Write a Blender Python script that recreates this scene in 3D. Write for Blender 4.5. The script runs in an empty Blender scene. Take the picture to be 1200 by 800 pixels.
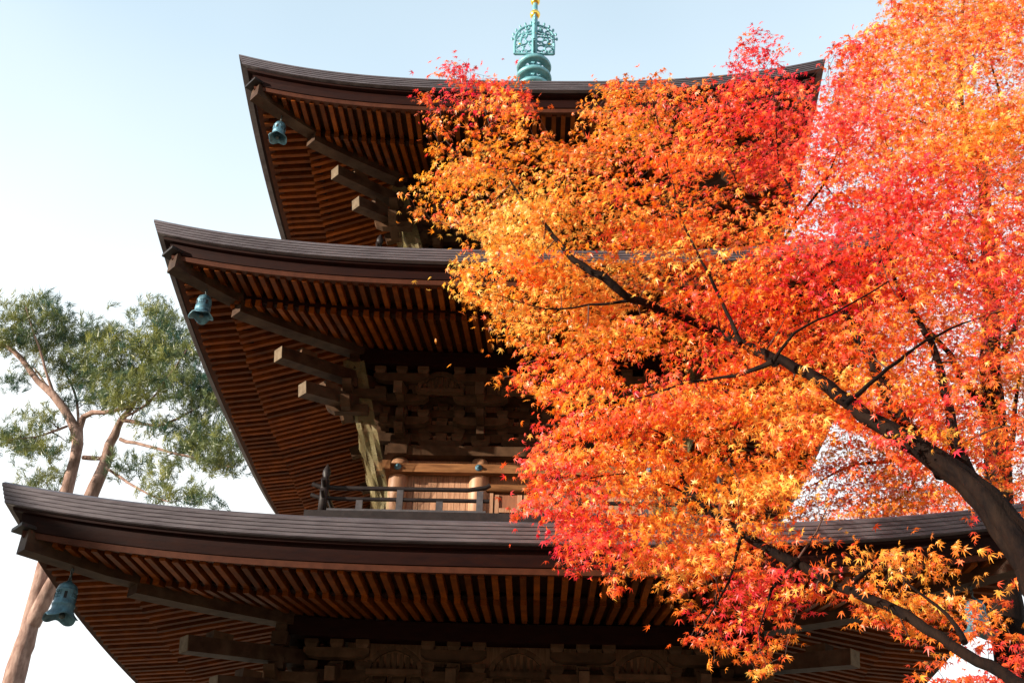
import bpy, math, random
import numpy as np
from mathutils import Vector, Matrix

rnd = random.Random(7)
rng = np.random.default_rng(11)
SC = bpy.context.scene
COL = SC.collection

# ------------------------------------------------------------------ camera
ZO = 1.6                       # eye height over the ground
F, D0, XC = 1300.0, 15.0, 0.205
TH, PS, RO = (math.radians(a) for a in (33.192, 1.772, 1.770))
_f = np.array([-math.sin(PS)*math.cos(TH), math.cos(PS)*math.cos(TH), math.sin(TH)])
_r = np.array([math.cos(PS), math.sin(PS), 0.0])
_u = np.cross(_r, _f)
RV = math.cos(RO)*_r + math.sin(RO)*_u
UV = -math.sin(RO)*_r + math.cos(RO)*_u
FV = _f
CAM = np.array([XC, -D0, ZO])
cd = bpy.data.cameras.new('camera'); cam = bpy.data.objects.new('camera', cd); COL.objects.link(cam)
cd.sensor_width = 36.0; cd.lens = 36.0*F/1200.0; cd.clip_end = 3000; cd.clip_start = 0.1
M = Matrix.Identity(4)
for i in range(3):
    M[i][0], M[i][1], M[i][2], M[i][3] = RV[i], UV[i], -FV[i], CAM[i]
cam.matrix_world = M
SC.camera = cam

# ------------------------------------------------------------------ light
SUN_EL, SUN_AZ = math.radians(11.5), math.radians(63.0)   # azimuth: from the viewer's back towards the left
SDIR = Vector((-math.sin(SUN_AZ)*math.cos(SUN_EL), -math.cos(SUN_AZ)*math.cos(SUN_EL), math.sin(SUN_EL)))
sd = bpy.data.lights.new('sun', 'SUN'); sun = bpy.data.objects.new('sun', sd); COL.objects.link(sun)
sd.energy = 5.0; sd.angle = math.radians(0.55); sd.color = (1.0, 0.89, 0.74)
sun.rotation_euler = (-SDIR).to_track_quat('-Z', 'Y').to_euler()
sun.location = (-30, -30, 30)
w = bpy.data.worlds.new('World'); SC.world = w; w.use_nodes = True
nt = w.node_tree; nt.nodes.clear()
out = nt.nodes.new('ShaderNodeOutputWorld'); bg = nt.nodes.new('ShaderNodeBackground')
sky = nt.nodes.new('ShaderNodeTexSky'); sky.sky_type = 'NISHITA'; sky.sun_disc = False
sky.sun_elevation = SUN_EL; sky.sun_rotation = math.atan2(SDIR.x, SDIR.y)
sky.air_density = 1.0; sky.dust_density = 2.5; sky.ozone_density = 1.0
tc = nt.nodes.new('ShaderNodeTexCoord'); nz = nt.nodes.new('ShaderNodeTexNoise')
nz.inputs['Scale'].default_value = 1.6; nz.inputs['Detail'].default_value = 3; nz.inputs['Roughness'].default_value = .5
rp = nt.nodes.new('ShaderNodeValToRGB')
rp.color_ramp.elements[0].position = .30; rp.color_ramp.elements[0].color = (-.15,)*3+(1,)
rp.color_ramp.elements[1].position = .70; rp.color_ramp.elements[1].color = (.14,)*3+(1,)
mx = nt.nodes.new('ShaderNodeMix'); mx.data_type = 'RGBA'
veil = nt.nodes.new('ShaderNodeMix'); veil.data_type = 'RGBA'   # thin bright veil of high cloud, whiter low down
veil.inputs[6].default_value = (5.2, 6.75, 7.9, 1); veil.inputs[7].default_value = (7.6, 8.0, 8.2, 1)
nt.links.new(tc.outputs['Generated'], nz.inputs['Vector']); nt.links.new(nz.outputs['Fac'], rp.inputs[0])
sx_ = nt.nodes.new('ShaderNodeSeparateXYZ'); hz = nt.nodes.new('ShaderNodeMapRange'); ad_ = nt.nodes.new('ShaderNodeMath')
hz.inputs[1].default_value = .38; hz.inputs[2].default_value = .85; hz.inputs[3].default_value = 1.0; hz.inputs[4].default_value = .52   # haze thickens towards the horizon
ad_.use_clamp = True
nt.links.new(tc.outputs['Generated'], sx_.inputs[0]); nt.links.new(sx_.outputs['Z'], hz.inputs[0])
nt.links.new(hz.outputs[0], ad_.inputs[0]); nt.links.new(rp.outputs[0], ad_.inputs[1])
hv = nt.nodes.new('ShaderNodeMapRange'); hv.inputs[1].default_value = .72; hv.inputs[2].default_value = .40
hn = nt.nodes.new('ShaderNodeMath'); hn.use_clamp = True; h2 = nt.nodes.new('ShaderNodeMath'); h2.operation = 'MULTIPLY'; h2.inputs[1].default_value = 2.6
nt.links.new(rp.outputs[0], h2.inputs[0])
nt.links.new(sx_.outputs['Z'], hv.inputs[0]); nt.links.new(hv.outputs[0], hn.inputs[0]); nt.links.new(h2.outputs[0], hn.inputs[1])
nt.links.new(hn.outputs[0], veil.inputs[0]); nt.links.new(veil.outputs[2], mx.inputs[7])
nt.links.new(ad_.outputs[0], mx.inputs[0]); nt.links.new(sky.outputs[0], mx.inputs[6])
nt.links.new(mx.outputs[2], bg.inputs[0]); nt.links.new(bg.outputs[0], out.inputs[0])
bg.inputs['Strength'].default_value = 0.075
vs = SC.view_settings
vs.view_transform = 'Standard'; vs.look = 'None'; vs.exposure = 1.15; vs.gamma = 1.0; vs.use_curve_mapping = False
SC.cycles.max_bounces = 8; SC.cycles.transparent_max_bounces = 16

# ------------------------------------------------------------------ helpers
def ray(px, py):
    return FV + RV*(px-600)/F - UV*(py-400)/F
def at(px, py, d):
    """point seen at photo pixel (px,py), d metres ahead of the camera along the ground"""
    v = ray(px, py)
    return CAM + v*(d/v[1])
def toward(P):
    d = P - CAM; z = d@FV
    return 600+F*(d@RV)/z, 400-F*(d@UV)/z

class MB:
    def __init__(s): s.v = []; s.f = []; s.sm = []
    def add(s, vs, fs, smooth=False):
        n = len(s.v); s.v.extend([tuple(map(float, v)) for v in vs])
        s.f.extend([tuple(n+i for i in f) for f in fs]); s.sm.extend([smooth]*len(fs))
        return s
    BF = ((0,3,2,1),(4,5,6,7),(0,1,5,4),(1,2,6,5),(2,3,7,6),(3,0,4,7))
    def hexa(s, p8): return s.add(p8, s.BF)
    def box(s, x0, x1, y0, y1, z0, z1, T=None):
        p = [(x0,y0,z0),(x1,y0,z0),(x1,y1,z0),(x0,y1,z0),(x0,y0,z1),(x1,y0,z1),(x1,y1,z1),(x0,y1,z1)]
        if T: p = [T(*q) for q in p]
        return s.hexa(p)
    def prism(s, poly, y0, y1, T):
        """poly in (s,z); extruded over o"""
        n = len(poly)
        v = [T(a, y0, b) for a, b in poly]+[T(a, y1, b) for a, b in poly]
        f = [tuple(range(n)), tuple(range(2*n-1, n-1, -1))]
        f += [(i, n+i, n+(i+1) % n, (i+1) % n) for i in range(n)]
        return s.add(v, f)
    def beam(s, a, b, wd, ht, wd2=None, ht2=None, up=(0,0,1)):
        a, b = Vector(a), Vector(b); d = (b-a).normalized()
        x = d.cross(Vector(up)).normalized(); u = x.cross(d)
        p = []
        for c, W, H in ((a, wd, ht), (b, wd2 or wd, ht2 or ht)):
            for sx, su in ((-1,-1),(1,-1),(1,1),(-1,1)):
                p.append(c + x*(W/2*sx) + u*(H/2*su))
        return s.hexa(p)
    def tube(s, pts, rad, n=8, cap=True, smooth=True):
        pts = [Vector(p) for p in pts]; k = len(pts)
        if not hasattr(rad, '__len__'): rad = [rad]*k
        v = []; prev = None
        for i, p in enumerate(pts):
            t = (pts[min(i+1,k-1)]-pts[max(i-1,0)]).normalized()
            if prev is None:
                a = Vector((0,0,1)) if abs(t.z) < .9 else Vector((1,0,0))
                x = t.cross(a).normalized()
            else:
                x = (prev - t*prev.dot(t)).normalized()
            prev = x; y = t.cross(x)
            for j in range(n):
                an = 2*math.pi*j/n
                v.append(p + (x*math.cos(an)+y*math.sin(an))*rad[i])
        f = [(i*n+j, i*n+(j+1)%n, (i+1)*n+(j+1)%n, (i+1)*n+j) for i in range(k-1) for j in range(n)]
        s.add(v, f, smooth)
        if cap: s.add(v[:n], [tuple(range(n-1,-1,-1))]); s.add(v[-n:], [tuple(range(n))])
        return s
    def lathe(s, prof, c=(0,0,0), n=24, smooth=True, rf=None):
        k = len(prof); v = []
        for i, (r, z) in enumerate(prof):
            for j in range(n):
                an = 2*math.pi*j/n
                rr, zz = (r, z) if rf is None else rf(i, r, z, an)
                v.append((c[0]+rr*math.cos(an), c[1]+rr*math.sin(an), c[2]+zz))
        f = [(i*n+j, i*n+(j+1)%n, (i+1)*n+(j+1)%n, (i+1)*n+j) for i in range(k-1) for j in range(n)]
        return s.add(v, f, smooth)
    def build(s, name, mat, parent=None):
        me = bpy.data.meshes.new(name); me.from_pydata(s.v, [], s.f)
        me.polygons.foreach_set('use_smooth', s.sm)
        me.materials.append(mat); me.update()
        return link(name, me, parent)
def link(name, me, parent=None):
    o = bpy.data.objects.new(name, me); COL.objects.link(o)
    if parent is not None:
        o.parent = parent
        o.matrix_parent_inverse = parent_world(parent).inverted()
    return o
def parent_world(p):
    m = Matrix.LocRotScale(p.location, p.rotation_euler, p.scale)
    return (parent_world(p.parent) @ p.matrix_parent_inverse @ m) if p.parent else m
def empty(name, loc, label, cat, group=None):
    o = bpy.data.objects.new(name, None); COL.objects.link(o); o.location = loc
    o['label'] = label; o['category'] = cat
    if group: o['group'] = group
    return o

# ------------------------------------------------------------------ materials
def mat(name, c1, c2, rough=.6, scale=6, stretch=(1,1,1), island=.25, spec=.4, metal=0, bump=.0, contrast=(.3,.7), detail=6, coord='Object', dirt=None):
    m = bpy.data.materials.new(name); m.use_nodes = True; t = m.node_tree; N = t.nodes; L = t.links
    b = N['Principled BSDF']; b.inputs['Roughness'].default_value = rough; b.inputs['Metallic'].default_value = metal
    b.inputs['Specular IOR Level'].default_value = spec
    tc = N.new('ShaderNodeTexCoord'); mp = N.new('ShaderNodeMapping'); mp.inputs['Scale'].default_value = stretch
    nz = N.new('ShaderNodeTexNoise'); nz.inputs['Scale'].default_value = scale; nz.inputs['Detail'].default_value = detail; nz.inputs['Roughness'].default_value = .65
    rp = N.new('ShaderNodeValToRGB'); e = rp.color_ramp.elements
    e[0].position, e[1].position = contrast; e[0].color = (*c1,1); e[1].color = (*c2,1)
    L.new(tc.outputs[coord], mp.inputs[0]); L.new(mp.outputs[0], nz.inputs['Vector']); L.new(nz.outputs['Fac'], rp.inputs[0])
    col = rp.outputs[0]
    if island:
        g = N.new('ShaderNodeNewGeometry'); mr = N.new('ShaderNodeMapRange')
        mr.inputs[3].default_value = 1-island; mr.inputs[4].default_value = 1+island
        oi = N.new('ShaderNodeObjectInfo'); ad = N.new('ShaderNodeMath'); fr = N.new('ShaderNodeMath'); fr.operation = 'FRACT'
        L.new(g.outputs['Random Per Island'], ad.inputs[0]); L.new(oi.outputs['Random'], ad.inputs[1]); L.new(ad.outputs[0], fr.inputs[0])
        L.new(fr.outputs[0], mr.inputs[0])
        vm = N.new('ShaderNodeVectorMath'); vm.operation = 'SCALE'
        L.new(col, vm.inputs[0]); L.new(mr.outputs[0], vm.inputs['Scale']); col = vm.outputs[0]
    if dirt:
        n2 = N.new('ShaderNodeTexNoise'); n2.inputs['Scale'].default_value = dirt[0]; n2.inputs['Detail'].default_value = 5
        r2 = N.new('ShaderNodeMapRange'); r2.inputs[1].default_value = .45; r2.inputs[2].default_value = .75; r2.inputs[4].default_value = dirt[2]
        mm = N.new('ShaderNodeMix'); mm.data_type = 'RGBA'; mm.inputs[7].default_value = (*dirt[1],1)
        L.new(tc.outputs[coord], n2.inputs['Vector']); L.new(n2.outputs['Fac'], r2.inputs[0]); L.new(r2.outputs[0], mm.inputs[0])
        L.new(col, mm.inputs[6]); col = mm.outputs[2]
    L.new(col, b.inputs['Base Color'])
    if bump:
        bp = N.new('ShaderNodeBump'); bp.inputs['Strength'].default_value = bump; bp.inputs['Distance'].default_value = .02
        L.new(nz.outputs['Fac'], bp.inputs['Height']); L.new(bp.outputs[0], b.inputs['Normal'])
    return m

MAT = {}
MAT['rafter'] = mat('rafter_wood', (0.0678, 0.0143, 0.0020), (0.1808, 0.0418, 0.0022), spec=0.12, rough=.55, scale=5, island=.42, bump=.2)
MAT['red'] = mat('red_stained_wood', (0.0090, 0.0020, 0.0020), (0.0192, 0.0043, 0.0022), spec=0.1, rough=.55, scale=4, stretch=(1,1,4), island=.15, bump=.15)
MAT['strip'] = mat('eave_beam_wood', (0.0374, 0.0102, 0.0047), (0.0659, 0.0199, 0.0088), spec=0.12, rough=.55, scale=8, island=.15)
MAT['soffit'] = mat('soffit_board', (0.0180, 0.0066, 0.0036), (0.0360, 0.0132, 0.0072), spec=0.05, rough=.7, scale=5, island=0)  # darker than the rafters; shade between them is put into this colour
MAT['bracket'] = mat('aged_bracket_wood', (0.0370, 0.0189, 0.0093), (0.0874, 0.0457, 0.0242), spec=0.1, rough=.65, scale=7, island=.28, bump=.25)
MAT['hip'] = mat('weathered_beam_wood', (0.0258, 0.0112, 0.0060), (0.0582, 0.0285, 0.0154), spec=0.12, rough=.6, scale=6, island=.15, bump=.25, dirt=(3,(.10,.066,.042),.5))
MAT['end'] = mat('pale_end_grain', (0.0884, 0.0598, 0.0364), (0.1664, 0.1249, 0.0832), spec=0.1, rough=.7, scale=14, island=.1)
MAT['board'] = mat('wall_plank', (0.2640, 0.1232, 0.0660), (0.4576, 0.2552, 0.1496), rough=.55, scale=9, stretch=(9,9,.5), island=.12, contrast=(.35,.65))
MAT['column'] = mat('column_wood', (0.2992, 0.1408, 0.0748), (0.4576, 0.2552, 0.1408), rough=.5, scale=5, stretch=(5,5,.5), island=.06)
MAT['tie'] = mat('tie_beam_wood', (0.1219, 0.0504, 0.0203), (0.2680, 0.1219, 0.0488), spec=0.15, rough=.5, scale=5, stretch=(.6,6,6), island=.12, contrast=(.35,.65))
MAT['door'] = mat('door_wood', (.17,.065,.035), (.26,.105,.055), rough=.45, scale=6, stretch=(4,4,.6), island=.08)
MAT['band'] = mat('layered_copper_edge', (0.0748, 0.0598, 0.0686), (0.1760, 0.1540, 0.1672), rough=.33, scale=3, stretch=(1.2,1.2,14), island=.06, spec=.5, metal=.45, contrast=(.3,.72), dirt=(1.2,(.24,.20,.215),.4))
MAT['roof'] = mat('copper_roof', (0.2500, 0.2125, 0.1625), (0.4125, 0.3500, 0.2750), rough=.5, scale=3, island=0, spec=.5)
MAT['dark'] = mat('dark_railing_wood', (0.0098, 0.0072, 0.0076), (0.0224, 0.0166, 0.0162), spec=0.2, rough=.5, scale=9, island=.15, bump=.2)
MAT['grey'] = mat('grey_baluster_wood', (0.0384, 0.0354, 0.0384), (0.0730, 0.0672, 0.0730), spec=0.2, rough=.6, scale=12, island=.15)
MAT['verdigris'] = mat('verdigris_copper', (.075,.235,.275), (.21,.44,.485), rough=.5, scale=9, island=.06, metal=.25, bump=.2, dirt=(5,(.04,.11,.12),.5))
MAT['bell'] = mat('verdigris_bronze', (.035,.095,.135), (.13,.28,.36), rough=.5, scale=11, stretch=(1,1,.35), island=.05, metal=.3, bump=.4, dirt=(13,(.03,.05,.06),.75), contrast=(.35,.65))
MAT['void'] = mat('dark_slot', (.01,.01,.012), (.02,.02,.022), rough=.9, island=0)
MAT['gold'] = mat('gilt_metal', (.75,.46,.06), (.92,.62,.12), rough=.25, scale=6, island=0, metal=.9)
MAT['stone'] = mat('podium_stone', (.25,.24,.22), (.40,.38,.35), rough=.8, scale=5, island=.1, bump=.3)
MAT['gravel'] = mat('pale_sandy_gravel', (0.2592, 0.2088, 0.1440), (0.3744, 0.3096, 0.2232), rough=.9, scale=3, island=0, bump=.3, coord='Object', dirt=(.12,(.24,.19,.12),.5))
MAT['chain'] = mat('dark_chain', (.05,.06,.06), (.10,.12,.12), rough=.5, scale=20, island=.1, metal=.6)
MAT['bark'] = mat('maple_bark', (0.0037, 0.0020, 0.0020), (0.0142, 0.0068, 0.0041), rough=.85, scale=5, stretch=(3,3,1.2), island=0, bump=.9, contrast=(.35,.7), dirt=(4,(.020,.012,.008),.5), spec=.08)
MAT['twig'] = mat('maple_twig', (.05,.022,.016), (.10,.045,.03), rough=.8, scale=8, island=.2)
MAT['pinebark'] = mat('red_pine_bark', (0.1820, 0.1066, 0.0857), (0.3570, 0.2426, 0.2005), rough=.85, scale=4, stretch=(2.5,2.5,.9), island=0, bump=1.0, contrast=(.35,.65), dirt=(2.5,(.10,.065,.05),.9), spec=.1)

def netmat():
    m = bpy.data.materials.new('bird_net_mesh'); m.use_nodes = True; t = m.node_tree; N = t.nodes; L = t.links
    b = N['Principled BSDF']; b.inputs['Base Color'].default_value = (.22,.175,.07,1); b.inputs['Roughness'].default_value = .7
    uv = N.new('ShaderNodeUVMap'); sp = N.new('ShaderNodeSeparateXYZ'); L.new(uv.outputs[0], sp.inputs[0])
    acc = None
    for ax in ('X', 'Y'):
        mu = N.new('ShaderNodeMath'); mu.operation = 'MULTIPLY'; mu.inputs[1].default_value = 100
        fr = N.new('ShaderNodeMath'); fr.operation = 'FRACT'; lt = N.new('ShaderNodeMath'); lt.operation = 'LESS_THAN'; lt.inputs[1].default_value = .22
        L.new(sp.outputs[ax], mu.inputs[0]); L.new(mu.outputs[0], fr.inputs[0]); L.new(fr.outputs[0], lt.inputs[0])
        if acc is None: acc = lt
        else:
            mxm = N.new('ShaderNodeMath'); mxm.operation = 'MAXIMUM'; L.new(acc.outputs[0], mxm.inputs[0]); L.new(lt.outputs[0], mxm.inputs[1]); acc = mxm
    L.new(acc.outputs[0], b.inputs['Alpha'])
    return m
MAT['net'] = netmat()

# ------------------------------------------------------------------ ground
bm = MB()
n = 24; R = 900
vs_ = [(0,0,0)]; fs_ = []
for j in range(n): vs_.append((R*math.cos(2*math.pi*j/n), R*math.sin(2*math.pi*j/n), 0))
for j in range(n): fs_.append((0, 1+j, 1+(j+1)%n))
bm.add(vs_, fs_); g = bm.build('ground', MAT['gravel']); g['kind'] = 'structure'

# ------------------------------------------------------------------ pagoda
PAG = empty('pagoda', (0,0,0), 'dark brown wooden three-tier pagoda with upswept layered eaves and exposed rafters', 'pagoda')
# per tier: W eave half width, H corner height, r corner rise, b body half width, th edge thickness, prof z offsets from eave mid
T1 = dict(W=5.11, H=4.72+ZO, r=.335, b=2.05, zf=0.60, th=.182, k=1.05, p=2.40, kt=-.383, kb=-.44, rt=-.44, bt=-.161, pb=-.385, step=.22)
T2 = dict(W=4.54, H=8.55+ZO, r=.41, b=1.66, zf=5.62+ZO, th=.140, k=.86, p=2.21, kt=-.295, kb=-.449, rt=-.372, bt=-.035, pb=-.267, step=.21)
T3 = dict(W=4.13, H=11.91+ZO, r=.487, b=1.38, zf=9.55+ZO, th=.116, k=.90, p=2.10, kt=-.327, kb=-.426, rt=-.380, bt=.019, pb=-.205, step=.20)
TIERS = [T1, T2, T3]
for T in TIERS:
    T['Z'] = T['H']-T['r']; T['base'] = T['b']+3*T['step']+.02        # purlin face
    T['po'] = T['W']-T['p']
def side(k):
    a = -math.pi/2*k; c, s_ = round(math.cos(a)), round(math.sin(a))
    return lambda s, o, z: (s*c+o*s_, s*s_-o*c, z)
SIDES = [side(k) for k in range(4)]          # 0 front, 1 left, 2 back, 3 right
def dz(T, s): return T['r']*min(1.15, abs(s)/T['W'])**2.8
TS = [math.copysign(abs(x)**.8, x) for x in np.linspace(-1, 1, 41)]
def loft(m, T, prof, sides=range(4), closed=True, ts=TS, smooth=False):
    for k in sides:
        S = SIDES[k]; n = len(prof); v = []
        for t in ts:
            for o, z in prof:
                v.append(S(t*o, o, z+dz(T, t*o)))
        f = []
        for i in range(len(ts)-1):
            for j in range(n if closed else n-1):
                f.append((i*n+j, i*n+(j+1)%n, (i+1)*n+(j+1)%n, (i+1)*n+j))
        m.add(v, f, smooth)
    return m

RAFTERS = MB(); n_single = 0
def rafter_box(m, S, T, s, o0, z0, o1, z1, wd, ht):
    """o0 outer, o1 inner; z = bottom"""
    d = dz(T, s); p = []
    for zz in (0, ht):
        p += [S(s-wd/2, o0, z0+d+zz), S(s+wd/2, o0, z0+d+zz), S(s+wd/2, o1, z1+d+zz), S(s-wd/2, o1, z1+d+zz)]
    m.hexa(p)

roof_parts = []
for ti, T in enumerate(TIERS):
    W, Z, th, b = T['W'], T['Z'], T['th'], T['b']
    tip_o, k_o, p_o = W-.30, W-T['k'], T['po']
    # layered edge band: five courses stepping back downwards
    m = MB(); nl = 5; prof = []
    hs = th/nl
    for i in range(nl):
        o = W-.06*i/nl
        prof += [(o, Z-i*hs), (o-.004, Z-(i+.84)*hs), (o-.015, Z-(i+.84)*hs), (o-.015, Z-(i+1)*hs)]
    prof += [(W-.10, Z-th), (W-.30, Z-th+.0), (W-.30, Z+.01)]
    prof = [(W-.02, Z+.022)] + prof
    loft(m, T, prof)
    # roof skin
    m2 = MB()
    nxt = TIERS[ti+1] if ti < 2 else None
    oi = (nxt['b']+.62) if nxt else .42
    zi = (nxt['zf']-.14) if nxt else 13.75+ZO
    for k in range(4):
        S = SIDES[k]; v = []; ns, no = len(TS), 9
        for t in TS:
            for j in range(no):
                q = j/(no-1); o = (W-.02)*(1-q)+oi*q
                z = Z+.02+(zi-Z-.02)*(q**1.35)
                v.append(S(t*o, o, z+dz(T, t*o)*(1-q)))
        m2.add(v, [(i*no+j, i*no+j+1, (i+1)*no+j+1, (i+1)*no+j) for i in range(ns-1) for j in range(no-1)], True)
    roof = m2.build('roof', MAT['roof'], PAG)
    m.build('roof_edge', MAT['band'], roof)
    # fascia boards under the band
    m = MB(); z0 = Z-th+.006
    zb = Z+T['rt']+.075
    loft(m, T, [(W-.115, z0), (W-.125, z0-.035), (W-.19, z0-.035), (W-.20, zb+.04+.35*(z0-zb-.05)), (W-.185, zb+.035+.35*(z0-zb-.05)), (W-.21, zb+.004), (W-.36, zb+.004), (W-.36, z0)])
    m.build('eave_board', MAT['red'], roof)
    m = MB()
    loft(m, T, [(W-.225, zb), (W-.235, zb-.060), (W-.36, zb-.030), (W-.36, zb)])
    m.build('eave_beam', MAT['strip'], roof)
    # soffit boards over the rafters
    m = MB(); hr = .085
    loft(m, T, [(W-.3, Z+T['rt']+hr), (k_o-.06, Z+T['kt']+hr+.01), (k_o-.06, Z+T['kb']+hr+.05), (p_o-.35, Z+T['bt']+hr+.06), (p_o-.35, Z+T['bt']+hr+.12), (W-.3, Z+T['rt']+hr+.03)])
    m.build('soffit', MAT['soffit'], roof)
    # kioi band and purlin
    m = MB()
    loft(m, T, [(k_o, Z+T['kt']+.03), (k_o-.005, Z+T['kb']+.080), (k_o-.11, Z+T['kb']+.084), (k_o-.11, Z+T['kt']+.06)])
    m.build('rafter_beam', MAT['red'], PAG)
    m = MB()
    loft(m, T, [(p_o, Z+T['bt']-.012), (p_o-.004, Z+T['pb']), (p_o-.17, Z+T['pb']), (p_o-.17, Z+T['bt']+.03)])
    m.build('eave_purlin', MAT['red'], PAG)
    # rafters
    sp = .136; wd, ht = .060, .095
    nn = int((W-.35)/sp)
    slope_f = (T['kt']-T['rt'])/(tip_o-k_o); slope_b = (T['bt']-T['kb'])/(k_o-p_o)
    for k in range(4):
        S = SIDES[k]
        for i in range(-nn, nn+1):
            s = (i+.5)*sp+rnd.uniform(-.006, .006); jz = rnd.uniform(-.005, .005)
            if abs(s) > tip_o-.12: continue
            oi_ = max(k_o-.10, abs(s)+.05)
            a = (s, tip_o+rnd.uniform(-.012, .008), Z+T['rt']+jz, oi_, Z+T['rt']+jz+slope_f*(tip_o-oi_))
            single = k == 0 and ((ti == 0 and -4.3 < s < 1.2) or (ti == 1 and -3.6 < s < 0.2) or (ti == 2 and -3.3 < s < -.2))
            if single and n_single < 100:
                mm = MB(); rafter_box(mm, S, T, *a, wd, ht); mm.build('rafter', MAT['rafter'], PAG); n_single += 1
            else:
                rafter_box(RAFTERS, S, T, *a, wd, ht)
            ob = k_o+.025
            if abs(s) < ob-.1:
                oi_ = max(p_o-.30, abs(s)+.05)
                rafter_box(RAFTERS, S, T, s, ob+rnd.uniform(-.012, .012), Z+T['kb']+jz, oi_, Z+T['kb']+jz+slope_b*(ob-oi_), wd*1.05, ht)
    # hip rafters (diagonal), outer and inner one, with a cap board on the outer
    for sx, sy in ((-1,-1),(1,-1),(1,1),(-1,1)):
        D = lambda o, z: (sx*o, sy*o, z)
        zt = lambda o, base: base+dz(T, o)
        m = MB()
        oo = W-.25; o1 = k_o-.45
        za = Z+T['rt']-.135+dz(T, oo); zb_ = Z+T['kb']+slope_b*(k_o-o1)-.03+dz(T, o1)
        pts = [(oo, za), (oo*.5+o1*.5, (za+zb_)/2-.035), (o1, zb_)]
        wv = .095
        perp = Vector((sy, -sx, 0)).normalized()
        def ribbon(m, pts, wv, hh):
            v = []
            for o, z in pts:
                for a, h in ((-1,0),(1,0),(1,hh),(-1,hh)):
                    v.append(Vector(D(o, z+h))+perp*wv*a)
            n_ = len(pts)
            f = [(i*4+j, i*4+(j+1)%4, i*4+4+(j+1)%4, i*4+4+j) for i in range(n_-1) for j in range(4)]
            f += [(3,2,1,0), tuple(4*(n_-1)+j for j in range(4))]
            m.add(v, f)
        ribbon(m, pts, wv, .21)
        hip = m.build('hip_rafter', MAT['hip'], PAG)
        m = MB(); e = pts[0]
        ribbon(m, [(e[0]+.07, e[1]+.212), (e[0]-.30, e[1]+.205)], wv+.03, .035)
        m.build('beam_cap', MAT['dark'], hip)
        m = MB(); pts = []
        oo = k_o-.06
        for q in np.linspace(0, 1, 6):
            o = oo+(p_o-.25-oo)*q
            pts.append((o, Z+T['kb']+slope_b*(k_o-o)-.13+dz(T, o)))
        ribbon(m, pts, .10, .23)
        m.build('hip_rafter', MAT['hip'], PAG)
r_ = RAFTERS.build('rafters', MAT['rafter'], PAG); r_['kind'] = 'stuff'

# ---- bodies, brackets
def arm_poly(s, L, z, h):
    """boat shaped bracket arm outline in (s,z): curved lower ends"""
    a = L/2; c = min(.16, a*.45)
    pts = [(s-a, z+h), (s-a, z+h*.55), (s-a+c*.35, z+h*.18), (s-a+c, z), (s+a-c, z), (s+a-c*.35, z+h*.18), (s+a, z+h*.55), (s+a, z+h)]
    return pts
def block(m, S, s, o, z, wd, h):
    """bearing block: square top with splayed foot"""
    a, b_ = wd/2, wd*.36; zm = z+h*.45
    v = []
    for q, zz in ((b_, z), (a, zm), (a, z+h)):
        v += [S(s-q, o-q, zz), S(s+q, o-q, zz), S(s+q, o+q, zz), S(s-q, o+q, zz)]
    f = [(3,2,1,0), (8,9,10,11)]
    for L_ in (0, 4):
        f += [(L_+i, L_+(i+1)%4, L_+4+(i+1)%4, L_+4+i) for i in range(4)]
    m.add(v, f)

def front_cols(T): return [-T['b'], -T['b']*.355, T['b']*.355, T['b']]

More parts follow.
